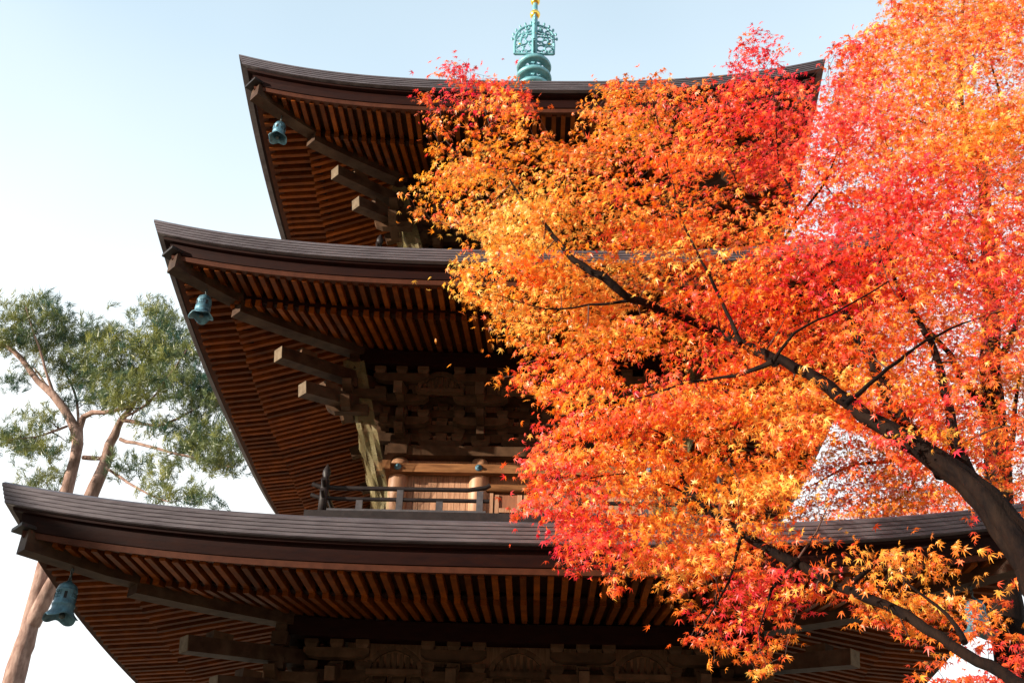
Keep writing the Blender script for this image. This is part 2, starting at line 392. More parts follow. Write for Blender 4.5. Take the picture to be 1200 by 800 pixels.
for ti, T in enumerate(TIERS):
    b, Z, st = T['b'], T['Z'], T['step']
    zp = Z+T['pb']                    # purlin underside
    dai_t = zp-.93 if ti != 0 else zp-.86  # top of wall plate
    dai_b = dai_t-.14
    lv = (zp-dai_t)/4
    zf = T['zf']
    # core wall of planks behind
    m = MB(); m.box(-b+.02, b-.02, -b+.02, b-.02, zf, zp+.25); m.build('wall_panel', MAT['board'], PAG)
    # wall plate
    m = MB()
    for k in range(4):
        m.box(-b-.20, b+.20, b-.10, b+.16, dai_b+.002*k, dai_t+.002*k, SIDES[k])
    m.build('wall_plate', MAT['bracket'], PAG)
    # planks, doors, beams, on the sides
    for k in range(4):
        S = SIDES[k]; cols = front_cols(T)
        for a, c in ((cols[0], cols[1]), (cols[2], cols[3])):
            m = MB(); x = a+.13
            while x < c-.13-1e-6:
                x1 = min(x+.078, c-.13)
                m.box(x+.002, x1-.002, b-.03, b+.03+.006*rnd.random(), zf+.0, dai_b-.06, S); x = x1
            m.build('plank_wall', MAT['board'], PAG)
        # centre bay
        c0, c1 = cols[1]+.10, cols[2]-.10
        for x0 in (c0, c1-.10):
            fr = MB(); fr.box(x0, x0+.10, b-.02, b+.07, zf, dai_b-.50, S); fr.build('door_post', MAT['board'], PAG)
        for x0, x1 in ((c0+.115, -.012), (.012, c1-.115)):
            dm = MB(); dm.box(x0, x1, b-.02, b+.035, zf+.01, dai_b-.51, S)
            dr = dm.build('door', MAT['door'], PAG)
            rm = MB()
            for q0, q1 in ((x0, x0+.06), (x1-.06, x1)):
                rm.box(q0, q1, b+.03, b+.058, zf+.015, dai_b-.515, S)
            for q in (.02, .42):
                if zf+q+.06 < dai_b-.52:
                    rm.box(x0+.062, x1-.062, b+.03, b+.055, zf+q, zf+q+.06, S)
            rm.build('door_rail', MAT['board'], dr)
        m = MB()
        pts = [S(c0+.0, b+.06, dai_b-.43), S(0, b+.06, dai_b-.43), S(c1, b+.06, dai_b-.43)]
        m.tube(pts, .058, 10); m.build('door_lintel', MAT['tie'], PAG)
        m = MB(); m.box(-b-.28, b+.28, b+.09, b+.20, dai_b-.27+.003*k, dai_b-.145+.003*k, S)
        tb = m.build('tie_beam', MAT['tie'], PAG)
        if k in (0, 1, 3):
            for s in cols:
                m = MB(); c = Vector(S(s, b+.20, dai_b-.20)); nrm = (Vector(S(s, b+1, 0))-Vector(S(s, b, 0))).normalized()
                m.tube([c-nrm*.01, c+nrm*.012, c+nrm*.02], [.05,.046,.03], 12)
                m.tube([c+nrm*.019, c+nrm*.045, c+nrm*.055], [.024,.02,.006], 10)
                m.build('nail_cover', MAT['bell'], tb)
    # columns
    done = set()
    for k in range(4):
        for s in front_cols(T):
            x, y, _ = SIDES[k](s, b, 0); key = (round(x, 2), round(y, 2))
            if key in done: continue
            done.add(key)
            m = MB(); m.lathe([(.001, zf), (.135, zf), (.135, dai_b-.1), (.10, dai_b-.005), (.001, dai_b-.004)], (x, y, 0), 20)
            m.build('column', MAT['column'], PAG)
    # bracket sets
    full = {0: (0, 1, 3), 1: (0, 1, 3), 2: (0, 1, 3)}[ti]
    for k in range(4):
        S = SIDES[k]; cols = front_cols(T)
        # continuous wall beams
        m = MB()
        for q in (1, 2, 3):
            m.box(-b-.33-.013*k, b+.33+.013*k, b-.06, b+.05, dai_t+lv*q+.012+.002*k, dai_t+lv*q+.5*lv+.002*k, S)
        m.build('wall_beam', MAT['bracket'], PAG)
        if k not in full: continue
        for ci, s in enumerate(cols):
            base = MB(); armsL = []; blocks = []
            corner = ci in (0, 3)
            block(base, S, s, b+.02, dai_t+.002, .25, lv*.72)      # great block
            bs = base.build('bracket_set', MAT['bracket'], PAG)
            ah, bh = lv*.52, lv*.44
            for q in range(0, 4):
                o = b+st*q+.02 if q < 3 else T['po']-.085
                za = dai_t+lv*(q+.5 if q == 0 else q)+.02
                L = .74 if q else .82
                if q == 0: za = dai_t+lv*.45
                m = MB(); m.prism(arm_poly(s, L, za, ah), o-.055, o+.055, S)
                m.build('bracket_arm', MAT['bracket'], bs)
                for ds in (-.29, 0, .29):
                    blocks.append((s+ds, o, za+ah-.004, .15, bh))
                # arm reaching outwards
                if q < 3:
                    m = MB(); m.box(s-.05, s+.05, b-.1, o+st+.09, za+.003, za+ah-.004, S)
                    m.build('bracket_arm', MAT['bracket'], bs)
            # tail beam sloping down and out under the purlin
            a0 = Vector(S(s, b-.1, zp-.06)); a1 = Vector(S(s, T['po']+.20, zp-.44))
            m = MB(); m.beam(a0, a1, .11, .15); tbm = m.build('tail_beam', MAT['bracket'], bs)
            d = (a1-a0).normalized()
            m = MB(); m.beam(a1+d*.001, a1+d*.012, .112, .152); m.build('beam_end', MAT['bracket'] if k == 0 else MAT['hip'], bs)
            if k == 0 and ti in (0, 1):
                for q in blocks:
                    m = MB(); block(m, S, *q); m.build('bearing_block', MAT['bracket'], bs)
            else:
                m = MB()
                for q in blocks: block(m, S, *q)
                o_ = m.build('bearing_blocks', MAT['bracket'], bs); o_['kind'] = 'stuff'
        # intermediate struts: frog-leg frame with slatted infill under the purlin, blocks on the wall
        for a, c in zip(cols[:-1], cols[1:]):
            s = (a+c)/2; o = T['po']-.10; zz = zp-.30
            m = MB()
            for sg in (-1, 1):
                pts = [(s+sg*.30, zz), (s+sg*.27, zz+.09), (s+sg*.19, zz+.17), (s+sg*.09, zz+.225), (s, zz+.245)]
                for p0, p1 in zip(pts[:-1], pts[1:]):
                    m.beam(S(p0[0], o, p0[1]), S(p1[0], o, p1[1]), .05, .055, up=S(0, 1, 0) if False else (0,0,1))
            fr = m.build('frog_leg_strut', MAT['bracket'], PAG)
            m = MB()
            for j in range(-3, 4):
                h = .20-.012*j*j
                m.box(s+j*.075-.022, s+j*.075+.022, o-.05, o-.02, zz-.002, zz+h, S)
            m.box(s-.31, s+.31, o-.052, o+.04, zz-.06, zz-.004, S)
            m.build('slat_panel', MAT['bracket'], fr)
            m = MB()
            for q in (0, 1, 2):
                zq = dai_t+lv*q+.004
                for ds in (-.22, 0, .22):
                    block(m, S, s+ds, b+.03, zq+lv*.5, .15, lv*.45)
                m.prism(arm_poly(s, .62, zq+.01, lv*.5), b-.02, b+.085, S)
            o_ = m.build('bracket_row', MAT['bracket'], PAG)
    # corner tail beams along the diagonals
    for sx, sy in ((-1,-1),(1,-1),(1,1),(-1,1)):
        pw = T['po']
        for j, (ex, zo_) in enumerate(((.80, -.35), (.50, -.68))):
            oE = pw+ex
            a0 = Vector((sx*(b+.05), sy*(b+.05), zp+zo_+.26)); a1 = Vector((sx*oE, sy*oE, zp+zo_))
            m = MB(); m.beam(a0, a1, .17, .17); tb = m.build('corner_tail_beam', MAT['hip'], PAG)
            d = (a1-a0).normalized()
            m = MB(); m.beam(a1+d*.001, a1+d*.010, .168, .168); m.build('beam_end', MAT['end'], tb)
        for o_, z_ in ((pw+.52, zp-.35+.26*.30-.02), (pw+.22, zp-.68+.26*.30)):
            m = MB(); block(m, lambda q, r, z: (sx*r+q*.7071*sy, sy*r-q*.7071*sx, z), 0, o_, z_, .17, .15); m.build('corner_block', MAT['bracket'], PAG)
        for zo_, L_, in ((-.50, .52), (-.74, .30)):
            for ax_ in (0, 1):
                m = MB(); o_ = pw+.02; zo_ = zo_+.007*ax_
                S = lambda q, r, z: ((sx*(o_-L_+q), sy*r, z) if ax_ == 0 else (sx*r, sy*(o_-L_+q), z))
                m.prism([(0, zp+zo_+.11), (0, zp+zo_), (L_+.14, zp+zo_), (L_+.24, zp+zo_+.05), (L_+.27+.01*ax_, zp+zo_+.11)], o_-.09+.006*ax_, o_+.03+.009*ax_, S); m.build('corner_arm', MAT['bracket'], PAG)
        # gourd shaped corner post between tail beam and hip rafter
        o = pw-.02
        m = MB(); c = (sx*o, sy*o, 0); z0 = zp-.36
        m.box(c[0]-.085, c[0]+.085, c[1]-.085, c[1]+.085, z0, z0+.13)
        m.box(c[0]-.055, c[0]+.055, c[1]-.055, c[1]+.055, z0+.13, z0+.27)
        m.box(c[0]-.09, c[0]+.09, c[1]-.09, c[1]+.09, z0+.27, z0+.42)
        m.box(c[0]-.065, c[0]+.065, c[1]-.065, c[1]+.065, z0+.42, zp+.16)
        m.build('corner_post', MAT['hip'], PAG)
    # bird nets hung over the bracket zone
    if ti > 0:
        for k, s0, s1 in ((1,-1,1), (3,-1,1), (0,-1,-.88), (0,.88,1)):
            S = SIDES[k]; o0, z0 = T['po']+.10, zp+.0; o1, z1 = b+.27, zf+.05
            me = bpy.data.meshes.new('bird_net'); v = []; uv = []
            ns = 16 if k else 4; nr = 12
            for i in range(ns+1):
                for j in range(nr+1):
                    q = j/nr; o = o0+(o1-o0)*min(1, q*1.25)+.02*(k % 2); t = s0+(s1-s0)*i/ns; s = t*(o+.02)
                    sag = .03*math.sin(i*1.9+j*1.3)+.025*math.sin(j*2.7)
                    v.append(S(s, o+sag, z0+(z1-z0)*q)); uv.append((s, (z0-z1)*q))
            f = [(i*(nr+1)+j, i*(nr+1)+j+1, (i+1)*(nr+1)+j+1, (i+1)*(nr+1)+j) for i in range(ns) for j in range(nr)]
            me.from_pydata(v, [], f); L = me.uv_layers.new(name='UVMap')
            for lp in me.loops: L.data[lp.index].uv = uv[lp.vertex_index]
            me.materials.append(MAT['net']); link('bird_net', me, PAG)

# ---- balconies with railings
for ti in (1, 2):
    T = TIERS[ti]; o = T['b']+.80; zf = T['zf']
    m = MB()
    for k in range(4): 
        m.box(-o-.18+(.0 if k % 2 == 0 else .36), o+.18-(.0 if k % 2 == 0 else .36), o-.5, o+.18, zf-.125+.001*k, zf-.012, SIDES[k])
        m.box(-o-.06+(0 if k % 2 == 0 else .14), o+.06-(0 if k % 2 == 0 else .14), T['b']-.1, o+.08, zf-.011, zf+.022+.001*k, SIDES[k])
    m.build('balcony_floor', MAT['dark'], PAG)
    ho = .58
    for k in (0, 1, 3):
        S = SIDES[k]
        for sg in ((-1, 1)):
            m = MB(); e = sg*.42 if k == 0 else 0
            for h, r, ext in ((.37, .030, .12), (.225, .027, .0), ):
                pts = [S(sg*(o+.16), o, zf+h+.05), S(sg*(o+.05), o, zf+h+.01), S(sg*(o-.2), o, zf+h)]
                pts += [S(e+sg*.25, o, zf+h), S(e+sg*.04, o, zf+h+(.035 if h > .3 else 0)), S(e-sg*.02, o, zf+h+(.07 if h > .3 else 0))]
                m.tube(pts, r, 8)
            rail = m.build('railing', MAT['dark'], PAG)
            m = MB(); m.box(sg*(o-.05) if sg > 0 else -(o-.05), e if sg < 0 else e, o-.04, o+.04, zf+.024, zf+.085, S) if False else None
            x0, x1 = sorted((sg*(o-.06), e+sg*.02))
            m = MB(); m.box(x0, x1, o-.045, o+.045, zf+.024, zf+.075, S); m.build('bottom_rail', MAT['grey'], rail)
            L_ = abs(sg*(o-.06)-e); cnt = 4
            for j in range(cnt):
                s = e+sg*(.10+j*(L_-.25)/(cnt-1)*.86)
                tall = j % 2 == 0
                m = MB(); m.box(s-.04, s+.04, o-.03, o+.03, zf+.076, zf+(.345 if tall else .20), S); m.build('baluster', MAT['grey'], rail)
    for sx, sy in ((-1,-1),(1,-1),(1,1),(-1,1)):
        m = MB(); m.lathe([(.001,0),(.055,0),(.055,.46),(.04,.48),(.036,.52),(.052,.56),(.05,.60),(.028,.65),(.005,.70),(.001,.70)], (sx*o, sy*o, zf+.0), 14)
        m.build('railing_post', MAT['dark'], PAG)
    # dark base under the balcony
    m = MB()
    for k in range(4): m.box(-T['b']-.55, T['b']+.55, T['b']-.2, T['b']+.55-.001*k, zf-.6, zf-.13, SIDES[k])
    m.build('balcony_base', MAT['dark'], PAG)
# podium with steps
m = MB(); m.box(-3.6, 3.6, -3.6, 3.6, 0, .60)
for i in range(3): m.box(-1.2, 1.2, -3.6-.3*(3-i), -3.6+.01, 0, .15*(i+1))
m.build('podium', MAT['stone'], PAG)

# ---- finial
SP = MB(); zb = 13.75+ZO
SP.lathe([(.001,0),(.46,0),(.46,.28),(.40,.30),(.36,.42),(.2,.52),(.16,.60),(.001,.6)], (0,0,zb), 4 and 24)
spire = SP.build('spire', MAT['verdigris'], PAG)
m = MB(); m.lathe([(.07,0),(.055,3.3),(.04,4.6),(.001,4.6)], (0,0,zb+.5), 14); m.build('spire_shaft', MAT['verdigris'], spire)
for i in range(6):
    z = 14.50+ZO+.315*i; r = .365-.008*i
    m = MB(); m.lathe([(r-.13,.005),(r,0),(r+.012,.05),(r+.004,.085),(r-.02,.085),(r-.025,.03),(r-.13,.03),(r-.13,.005)], (0,0,z), 36)
    for j in range(8):
        a = 2*math.pi*j/8+.2
        m.beam((.06*math.cos(a), .06*math.sin(a), z+.05), ((r-.02)*math.cos(a), (r-.02)*math.sin(a), z+.05), .035, .06)
    m.lathe([(.06,-.06),(.10,-.02),(.10,.1),(.06,.14)], (0,0,z), 14)
    m.build('spire_ring', MAT['verdigris'], spire)
for wing in range(4):
    a = wing*math.pi/2; c_, s_ = math.cos(a), math.sin(a)
    Wp = lambda x, z: (x*c_, x*s_, 16.50+ZO+z)
    m = MB(); t_ = .022
    def strip(pts, r=.016): m.tube([Wp(*p) for p in pts], r*1.25, 6)
    strip([(.03,0),(.38,0)], .024); strip([(.38,0),(.385,.25),(.37,.42)], .022)
    arc = [(.385*math.cos(q), .40+.42*math.sin(q)) for q in np.linspace(0, 1.45, 10)]
    strip(arc, .020)
    strip([(.27*math.cos(q), .36+.30*math.sin(q)) for q in np.linspace(-.4, 1.5, 9)], .018)
    for cx, cz, rr in ((.28,.14,.075),(.13,.16,.085),(.22,.33,.07),(.11,.42,.075),(.20,.52,.055),(.30,.42,.05),(.10,.62,.06),(.19,.06,.05),(.33,.06,.045),(.06,.30,.05),(.33,.24,.04),(.14,.74,.04),(.26,.60,.045),(.34,.52,.04)):
        strip([(cx+rr*math.cos(q), cz+rr*math.sin(q)) for q in np.linspace(wing, wing+5.2, 10)], .016)
    for q in np.linspace(.05, 1.40, 6):
        p0 = (.40*math.cos(q), .40+.43*math.sin(q)); p1 = (.44*math.cos(q), .40+.50*math.sin(q))
        strip([p0, p1], .012)
        m.lathe([(.001,-.05),(.024,-.02),(.022,.02),(.001,.05)], Wp(*p1), 8)
    m.build('flame_ornament', MAT['verdigris'], spire)
    m = MB(); m.lathe([(.001,-.025),(.03,-.01),(.03,.01),(.001,.03)], Wp(.29, .27), 8); m.build('gilt_flower', MAT['gold'], spire)
for z, r in ((17.63, .105), (18.02, .095)):
    m = MB(); m.lathe([(.001,-r),(r*.6,-r*.8),(r*.95,-r*.3),(r,.1*r),(r*.8,.6*r),(r*.35,r),(.02,r*1.5),(.001,r*1.55)], (0,0,z+ZO), 20)
    m.build('gilt_ball', MAT['gold'], spire)

# ------------------------------------------------------------------ wind bells
def make_bell(hang, label, first=[]):
    """hang: point on the hip rafter; one bell with clapper chain"""
    if not first:
        root = empty('wind_bell', hang, label, 'bell', 'wind bells under the eave corners')
        X, Y, Zh = hang
        m = MB()
        for i in range(4):                      # chain links
            zc = Zh-.015-.036*i
            pts = [(X+(.011*math.cos(q) if i % 2 else 0), Y+(0 if i % 2 else .011*math.cos(q)), zc+.022*math.sin(q)) for q in np.linspace(0, 2*math.pi, 9)]
            m.tube(pts, .007, 5)
        m.build('chain', MAT['chain'], root)
        zt = Zh-.145
        m = MB()
        pr = [(.002,0),(.025,0),(.03,-.015),(.055,-.025),(.078,-.045),(.088,-.07),(.088,-.085),(.094,-.088),(.094,-.10),(.089,-.104),(.094,-.21),(.100,-.214),(.100,-.230),(.095,-.234),(.098,-.262),(.106,-.290),(.122,-.318),(.146,-.345),(.160,-.356)]
        ins = [(r-.008, z-.004) for r, z in pr[::-1] if r > .02]
        def rf(i, r, z, an):
            if z < -.245:
                lob = .5+.5*math.cos(4*an+.6)         # four lobes at the rim, arches between them
                q = min(1, (-.245-z)/.09)
                return r*(1-.13*(1-lob)*q), z+(1-lob)**1.5*.04*q
            return r, z
        m.lathe(pr+ins, (X, Y, zt), 48, rf=rf)
        for j in range(4):
            for row in range(3):
                for cc in (-1, 0, 1):
                    a = j*math.pi/2+.35+math.pi/4+cc*.22
                    m.lathe([(.001,.010),(.008,.006),(.009,0),(.008,-.006),(.001,-.010)], (X+.092*math.cos(a), Y+.092*math.sin(a), zt-.115-.025*row), 6)
        body = m.build('bell_body', MAT['bell'], root)
        for j in range(4):
            a = j*math.pi/2+.35; c = Vector((X+.0925*math.cos(a), Y+.0925*math.sin(a), zt-.15)); nrm = Vector((math.cos(a), math.sin(a), 0))
            m = MB(); m.beam(c-nrm*.006, c+nrm*.003, .026, .062); m.build('slot', MAT['void'], body)
        m = MB(); m.tube([(X, Y, zt-.02), (X+.01, Y, zt-.30)], .006, 6); m.lathe([(.001,.03),(.028,.01),(.028,-.02),(.001,-.035)], (X+.01, Y, zt-.31), 10)
        m.build('clapper', MAT['chain'], root)
        first.append(root); return root
    src = first[0]
    def cp(o, par):
        c = o.copy(); COL.objects.link(c)
        if par: c.parent = par; c.matrix_parent_inverse = o.matrix_parent_inverse.copy()
        for ch in [q for q in list(COL.objects) if q.parent == o]: cp(ch, c)
        return c
    r = cp(src, None); r.location = hang; r['label'] = label
    return r
def bell_at(T, sgn, do, px, py, label, rz, tilt=(0,0), sc=1.0):
    o = T['W']-do
    slope_f = (T['kt']-T['rt'])/(T['W']-.30-(T['W']-T['k']))
    z = T['Z']+T['rt']+slope_f*(T['W']-.30-o)-.085+dz(T, o)
    b_ = make_bell((sgn*o, -o, z), label)
    b_.rotation_euler = (tilt[0], tilt[1], rz); b_.scale = (sc, sc, sc)
    return b_
bell_at(T1, -1, .64, 82, 685, 'dark blue-green bronze wind bell under the lowest eave, left corner in shade', .0, sc=1.12)
bell_at(T1, 1, .64, 1158, 720, 'dark wind bell half hidden behind maple twigs at the bottom right', .8, sc=1.05)
bell_at(T2, -1, .61, 240, 348, 'sunlit pale blue bronze wind bell hanging from the middle eave', 1.9, sc=.95)
bell_at(T3, -1, .59, 330, 140, 'sunlit pale blue wind bell under the topmost eave, highest of the bells', 2.6, sc=.90)

# ------------------------------------------------------------------ trees
EVERGREENS = [(-19.0, -8.2, 10.3, 'dark conical evergreen nearest the pagoda, left of the view'), (-20.5, -10.6, 11.3, 'taller dark conical evergreen, second left of the view'), (-21.5, -13.0, 10.6, 'dark conical evergreen farthest forward, left of the view'),
 (-22.4, -31.5, 25.0, 'unseen tall evergreen in the sky-blocking row behind the viewpoint, leftmost'),
 (-15.4, -32.5, 26.1, 'unseen tall evergreen in the sky-blocking row behind the viewpoint, second from the left'),
 (-10.4, -33.5, 27.2, 'unseen tall evergreen in the sky-blocking row behind the viewpoint, third from the left'),
 (-3.4, -31.5, 28.3, 'unseen tall evergreen in the sky-blocking row behind the viewpoint, fourth from the left'),
 (1.6, -32.5, 25.0, 'unseen tall evergreen in the sky-blocking row behind the viewpoint, fifth from the left'),
 (8.6, -33.5, 26.1, 'unseen tall evergreen in the sky-blocking row behind the viewpoint, sixth from the left'),
 (13.6, -31.5, 27.2, 'unseen tall evergreen in the sky-blocking row behind the viewpoint, seventh from the left'),
 (20.6, -32.5, 28.3, 'unseen tall evergreen in the sky-blocking row behind the viewpoint, rightmost')]
def resample(pts, step):
    pts = [np.array(p, float) for p in pts]; out_ = []
    n = len(pts)
    for i in range(n-1):
        p0, p1, p2, p3 = pts[max(i-1,0)], pts[i], pts[i+1], pts[min(i+2,n-1)]
        k = max(2, int(np.linalg.norm(p2[:3]-p1[:3])/step))
        for j in range(k):
            t = j/k
            out_.append(.5*((2*p1)+(-p0+p2)*t+(2*p0-5*p1+4*p2-p3)*t*t+(-p0+3*p1-3*p2+p3)*t**3))
    out_.append(pts[-1]); return np.array(out_)
def limb(px_list, step=.12, wob=.012, mb=None, n=10, dd=0):
    """px_list: (px,py,d,radius)"""
    P = [np.append(at(a, b_, d+dd), r) for a, b_, d, r in px_list]
    Q = resample(P, step)
    Q[:, :3] += rng.normal(0, wob, (len(Q), 3))*np.clip(Q[:, 3:4]/.06, .3, 1.5)
    rad = np.maximum(Q[:, 3], .004)*(1+rng.normal(0, .05, len(Q)))
    if mb is not None: mb.tube([tuple(q[:3]) for q in Q], list(rad), n)
    return Q

def grow(nodes, targets, base_r, mb, step=.16, sag=.10):
    """join every target to the nearest existing branch node by a bent twig"""
    nodes = [np.array(q) for q in nodes]
    P = np.array([q[:3] for q in nodes]); Rn = np.array([q[3] for q in nodes])
    T_ = np.array(targets)
    best = np.array([np.min(((P-t)**2).sum(1)) for t in T_])
    order = np.argsort(best)
    for i in order:
        t = T_[i]; d2 = ((P-t)**2).sum(1)
        d2 = d2+ (P[:, 2] > t[2]+.25)*.05
        j = int(np.argmin(d2)); a = P[j]; L = math.sqrt(((t-a)**2).sum())
        k = max(2, int(L/step)); mid = (a+t)/2+rng.normal(0, .07*L, 3)+np.array([0,0,sag*L])
        q = np.linspace(0, 1, k+1)[:, None]
        C = (1-q)**2*a+2*q*(1-q)*mid+q*q*t
        C[1:-1] += rng.normal(0, .010, (max(0, k-1), 3))
        r0 = min(base_r*(.35+.5*L), Rn[j]*.75); r1 = max(.0022, r0*.3)
        rad = np.linspace(r0, r1, k+1)
        mb.tube([tuple(c) for c in C], list(rad), 4, cap=False)
        P = np.vstack([P, C[1:]]); Rn = np.append(Rn, rad[1:])

def in_poly(poly, x, y):
    poly = np.array(poly, float); x = np.asarray(x); y = np.asarray(y); c = np.zeros(x.shape, bool)
    j = len(poly)-1
    for i in range(len(poly)):
        xi, yi = poly[i]; xj, yj = poly[j]
        cond = ((yi > y) != (yj > y)) & (x < (xj-xi)*(y-yi)/(yj-yi+1e-12)+xi)
        c ^= cond; j = i
    return c

# a seven-lobed maple leaf of unit width: centre, tips, notches
_ta = np.radians([90, 40, 140, -5, 185, -45, 225]); _tl = np.array([.62, .56, .56, .44, .44, .24, .24])
_o = np.argsort(_ta); _ta, _tl = _ta[_o], _tl[_o]
LV = [(0, 0, 0)]
for i in range(7):
    LV.append((math.cos(_ta[i])*_tl[i], math.sin(_ta[i])*_tl[i], -.16*_tl[i]/.6))
_na = [_ta[0]-.35]+[(_ta[i]+_ta[i+1])/2 for i in range(6)]+[_ta[6]+.35]
for i, a in enumerate(_na):
    r = .17 if 0 < i < 7 else .06
    LV.append((math.cos(a)*r, math.sin(a)*r, .035))
LV = np.array(LV)
LF = np.array([(0, 8+i, 1+i, 9+i) for i in range(7)])

def leaf_mesh(name, pos, nrm, tip, size, colr, material, parent):
    N = len(pos)
    z = nrm/np.linalg.norm(nrm, axis=1, keepdims=True)
    y = tip-(tip*z).sum(1, keepdims=True)*z; y /= np.linalg.norm(y, axis=1, keepdims=True)+1e-9
    x = np.cross(y, z)
    curl = rng.uniform(.3, 2.2, N)[:, None]
    V = pos[:, None, :]+size[:, None, None]*(LV[None, :, 0, None]*x[:, None, :]+LV[None, :, 1, None]*y[:, None, :]+(LV[None, :, 2]*curl)[:, :, None]*z[:, None, :])
    nv = len(LV); V = V.reshape(-1, 3)
    Fi = (LF[None]+(np.arange(N)*nv)[:, None, None]).reshape(-1)
    me = bpy.data.meshes.new(name); nf = N*7
    me.vertices.add(len(V)); me.vertices.foreach_set('co', V.astype(np.float32).ravel())
    me.loops.add(nf*4); me.loops.foreach_set('vertex_index', Fi.astype(np.int32))
    me.polygons.add(nf); me.polygons.foreach_set('loop_start', np.arange(nf, dtype=np.int32)*4)
    at_ = me.attributes.new('leaf_color', 'FLOAT_COLOR', 'POINT')
    C = np.ones((N, nv, 4), np.float32); C[:, :, :3] = colr[:, None, :]
    at_.data.foreach_set('color', C.ravel())
    me.update(calc_edges=True); me.materials.append(material)
    return link(name, me, parent)

def leafmat(name, trans=.45, boost=1.0):
    m = bpy.data.materials.new(name); m.use_nodes = True; t = m.node_tree; N = t.nodes; L = t.links
    b = N['Principled BSDF']; b.inputs['Roughness'].default_value = .38; b.inputs['Specular IOR Level'].default_value = .5
    a = N.new('ShaderNodeAttribute'); a.attribute_name = 'leaf_color'
    tr = N.new('ShaderNodeBsdfTranslucent'); mxs = N.new('ShaderNodeMixShader'); mxs.inputs[0].default_value = trans
    hs = N.new('ShaderNodeHueSaturation'); hs.inputs['Saturation'].default_value = 1.03; hs.inputs['Value'].default_value = boost
    L.new(a.outputs['Color'], b.inputs['Base Color']); L.new(a.outputs['Color'], hs.inputs['Color']); L.new(hs.outputs[0], tr.inputs['Color'])
    o = N['Material Output']; L.new(b.outputs[0], mxs.inputs[1]); L.new(tr.outputs[0], mxs.inputs[2]); L.new(mxs.outputs[0], o.inputs[0])
    return m
MAT['leaf'] = leafmat('maple_leaf', .48, 1.12)

HUE = np.array([(.93,.62,.14), (.93,.46,.07), (.92,.29,.035), (.88,.15,.03), (.82,.075,.045), (.72,.03,.062)])
def hue_color(h):
    h = np.clip(h, 0, .999)*(len(HUE)-1); i = h.astype(int); f_ = (h-i)[:, None]
    return HUE[i]*(1-f_)+HUE[np.minimum(i+1, len(HUE)-1)]*f_
# where which colour grows in the crown: (px, py, hue 0 yellow .. 1 crimson)
CP = np.array([(540,85,.85),(590,100,.6),(560,150,.42),(520,230,.25),(600,250,.12),(650,240,.18),(560,300,.2),(650,180,.42),(700,230,.4),(620,330,.3),
 (700,320,.2),(760,330,.45),(640,380,.25),(700,380,.28),(760,450,.75),(650,470,.62),(700,480,.55),(650,530,.62),(640,580,.7),(700,560,.45),(770,600,.18),(840,590,.25),
 (690,620,.8),(680,640,.9),(760,640,.35),(830,640,.45),(870,700,.85),(880,750,.4),(850,480,.45),(800,400,.55),(760,120,.4),(800,110,.55),(830,180,.5),(880,80,.95),
 (870,150,.8),(930,190,.75),(900,270,.5),(860,360,.75),(960,320,.8),(1000,280,.85),(950,400,.55),(900,540,.35),(960,470,.45),(1020,130,.7),(1060,60,.45),(1100,30,.43),
 (1150,50,.43),(1180,20,.6),(1100,150,.45),(1170,150,.5),(1030,220,.78),(1110,230,.8),(1180,260,.75),(1060,340,.55),(1150,340,.85),(1100,420,.6),(1180,420,.6),(1020,440,.5),
 (1100,500,.55),(1180,520,.5),(1000,560,.7),(1100,580,.6),(1180,600,.6),(1000,640,.5),(1060,680,.42),(1110,700,.42),(1150,780,.75),(960,680,.7),(800,280,.4),(850,260,.5),
 (600,400,.35),(780,520,.42),(730,620,.55),(690,420,.55),(980,60,.85)], float)
def hue_at(x, y):
    d = ((x[:, None]-CP[None, :, 0])**2+(y[:, None]-CP[None, :, 1])**2)+300
    wg = d**-1.6
    h = (wg*CP[None, :, 2]).sum(1)/wg.sum(1)
    h = h+.02*(x < 820)
    return np.where(x > 960, .32+(h-.32)*.93, h)

CROWN = [(1040,-20),(1046,25),(1012,30),(985,60),(975,98),(955,104),(928,98),(917,62),(888,33),(870,75),(856,100),(832,106),(790,100),(772,92),(764,106),(722,92),(706,100),(712,125),
 (680,126),(674,160),(650,172),(628,142),(620,105),(598,108),(582,92),(568,98),(545,85),(528,66),(518,80),(530,108),(492,112),(520,136),(498,146),(545,165),(560,188),(515,175),(500,206),
 (484,236),(520,262),(560,276),(572,304),(528,318),(546,352),(572,362),(600,402),(642,416),(590,432),(616,460),(666,486),(640,506),(612,542),(622,562),(612,600),(652,606),
 (650,640),(668,670),(692,656),(728,684),(750,660),(784,680),(790,705),(812,688),(850,668),(872,680),(806,745),(830,752),(872,772),(896,786),(916,750),(944,706),(985,678),(1002,712),
 (1050,732),(1080,748),(1086,792),(1110,830),(1230,830),(1230,-20)]
WEDGE = [(975,492),(1010,510),(1070,560),(1105,600),(1130,625),(915,628),(930,590)]
DARKR = [(915,618),(1140,618),(1190,760),(1100,730),(1000,700),(920,660)]
HOLES = [(840,212,13),(742,436,16),(815,440,10),(880,235,9),(765,425,9),(700,300,7),(905,600,9),(845,560,8),(935,660,16),(960,735,40),(760,690,12),(690,150,8),(520,160,16),(655,395,8),(600,330,7),(735,300,8),(810,520,9),(720,590,8),(865,300,8),(930,330,8),(770,350,7),(870,165,9),(905,225,8),(690,520,7),(880,520,8),(760,205,7),(640,300,6)]

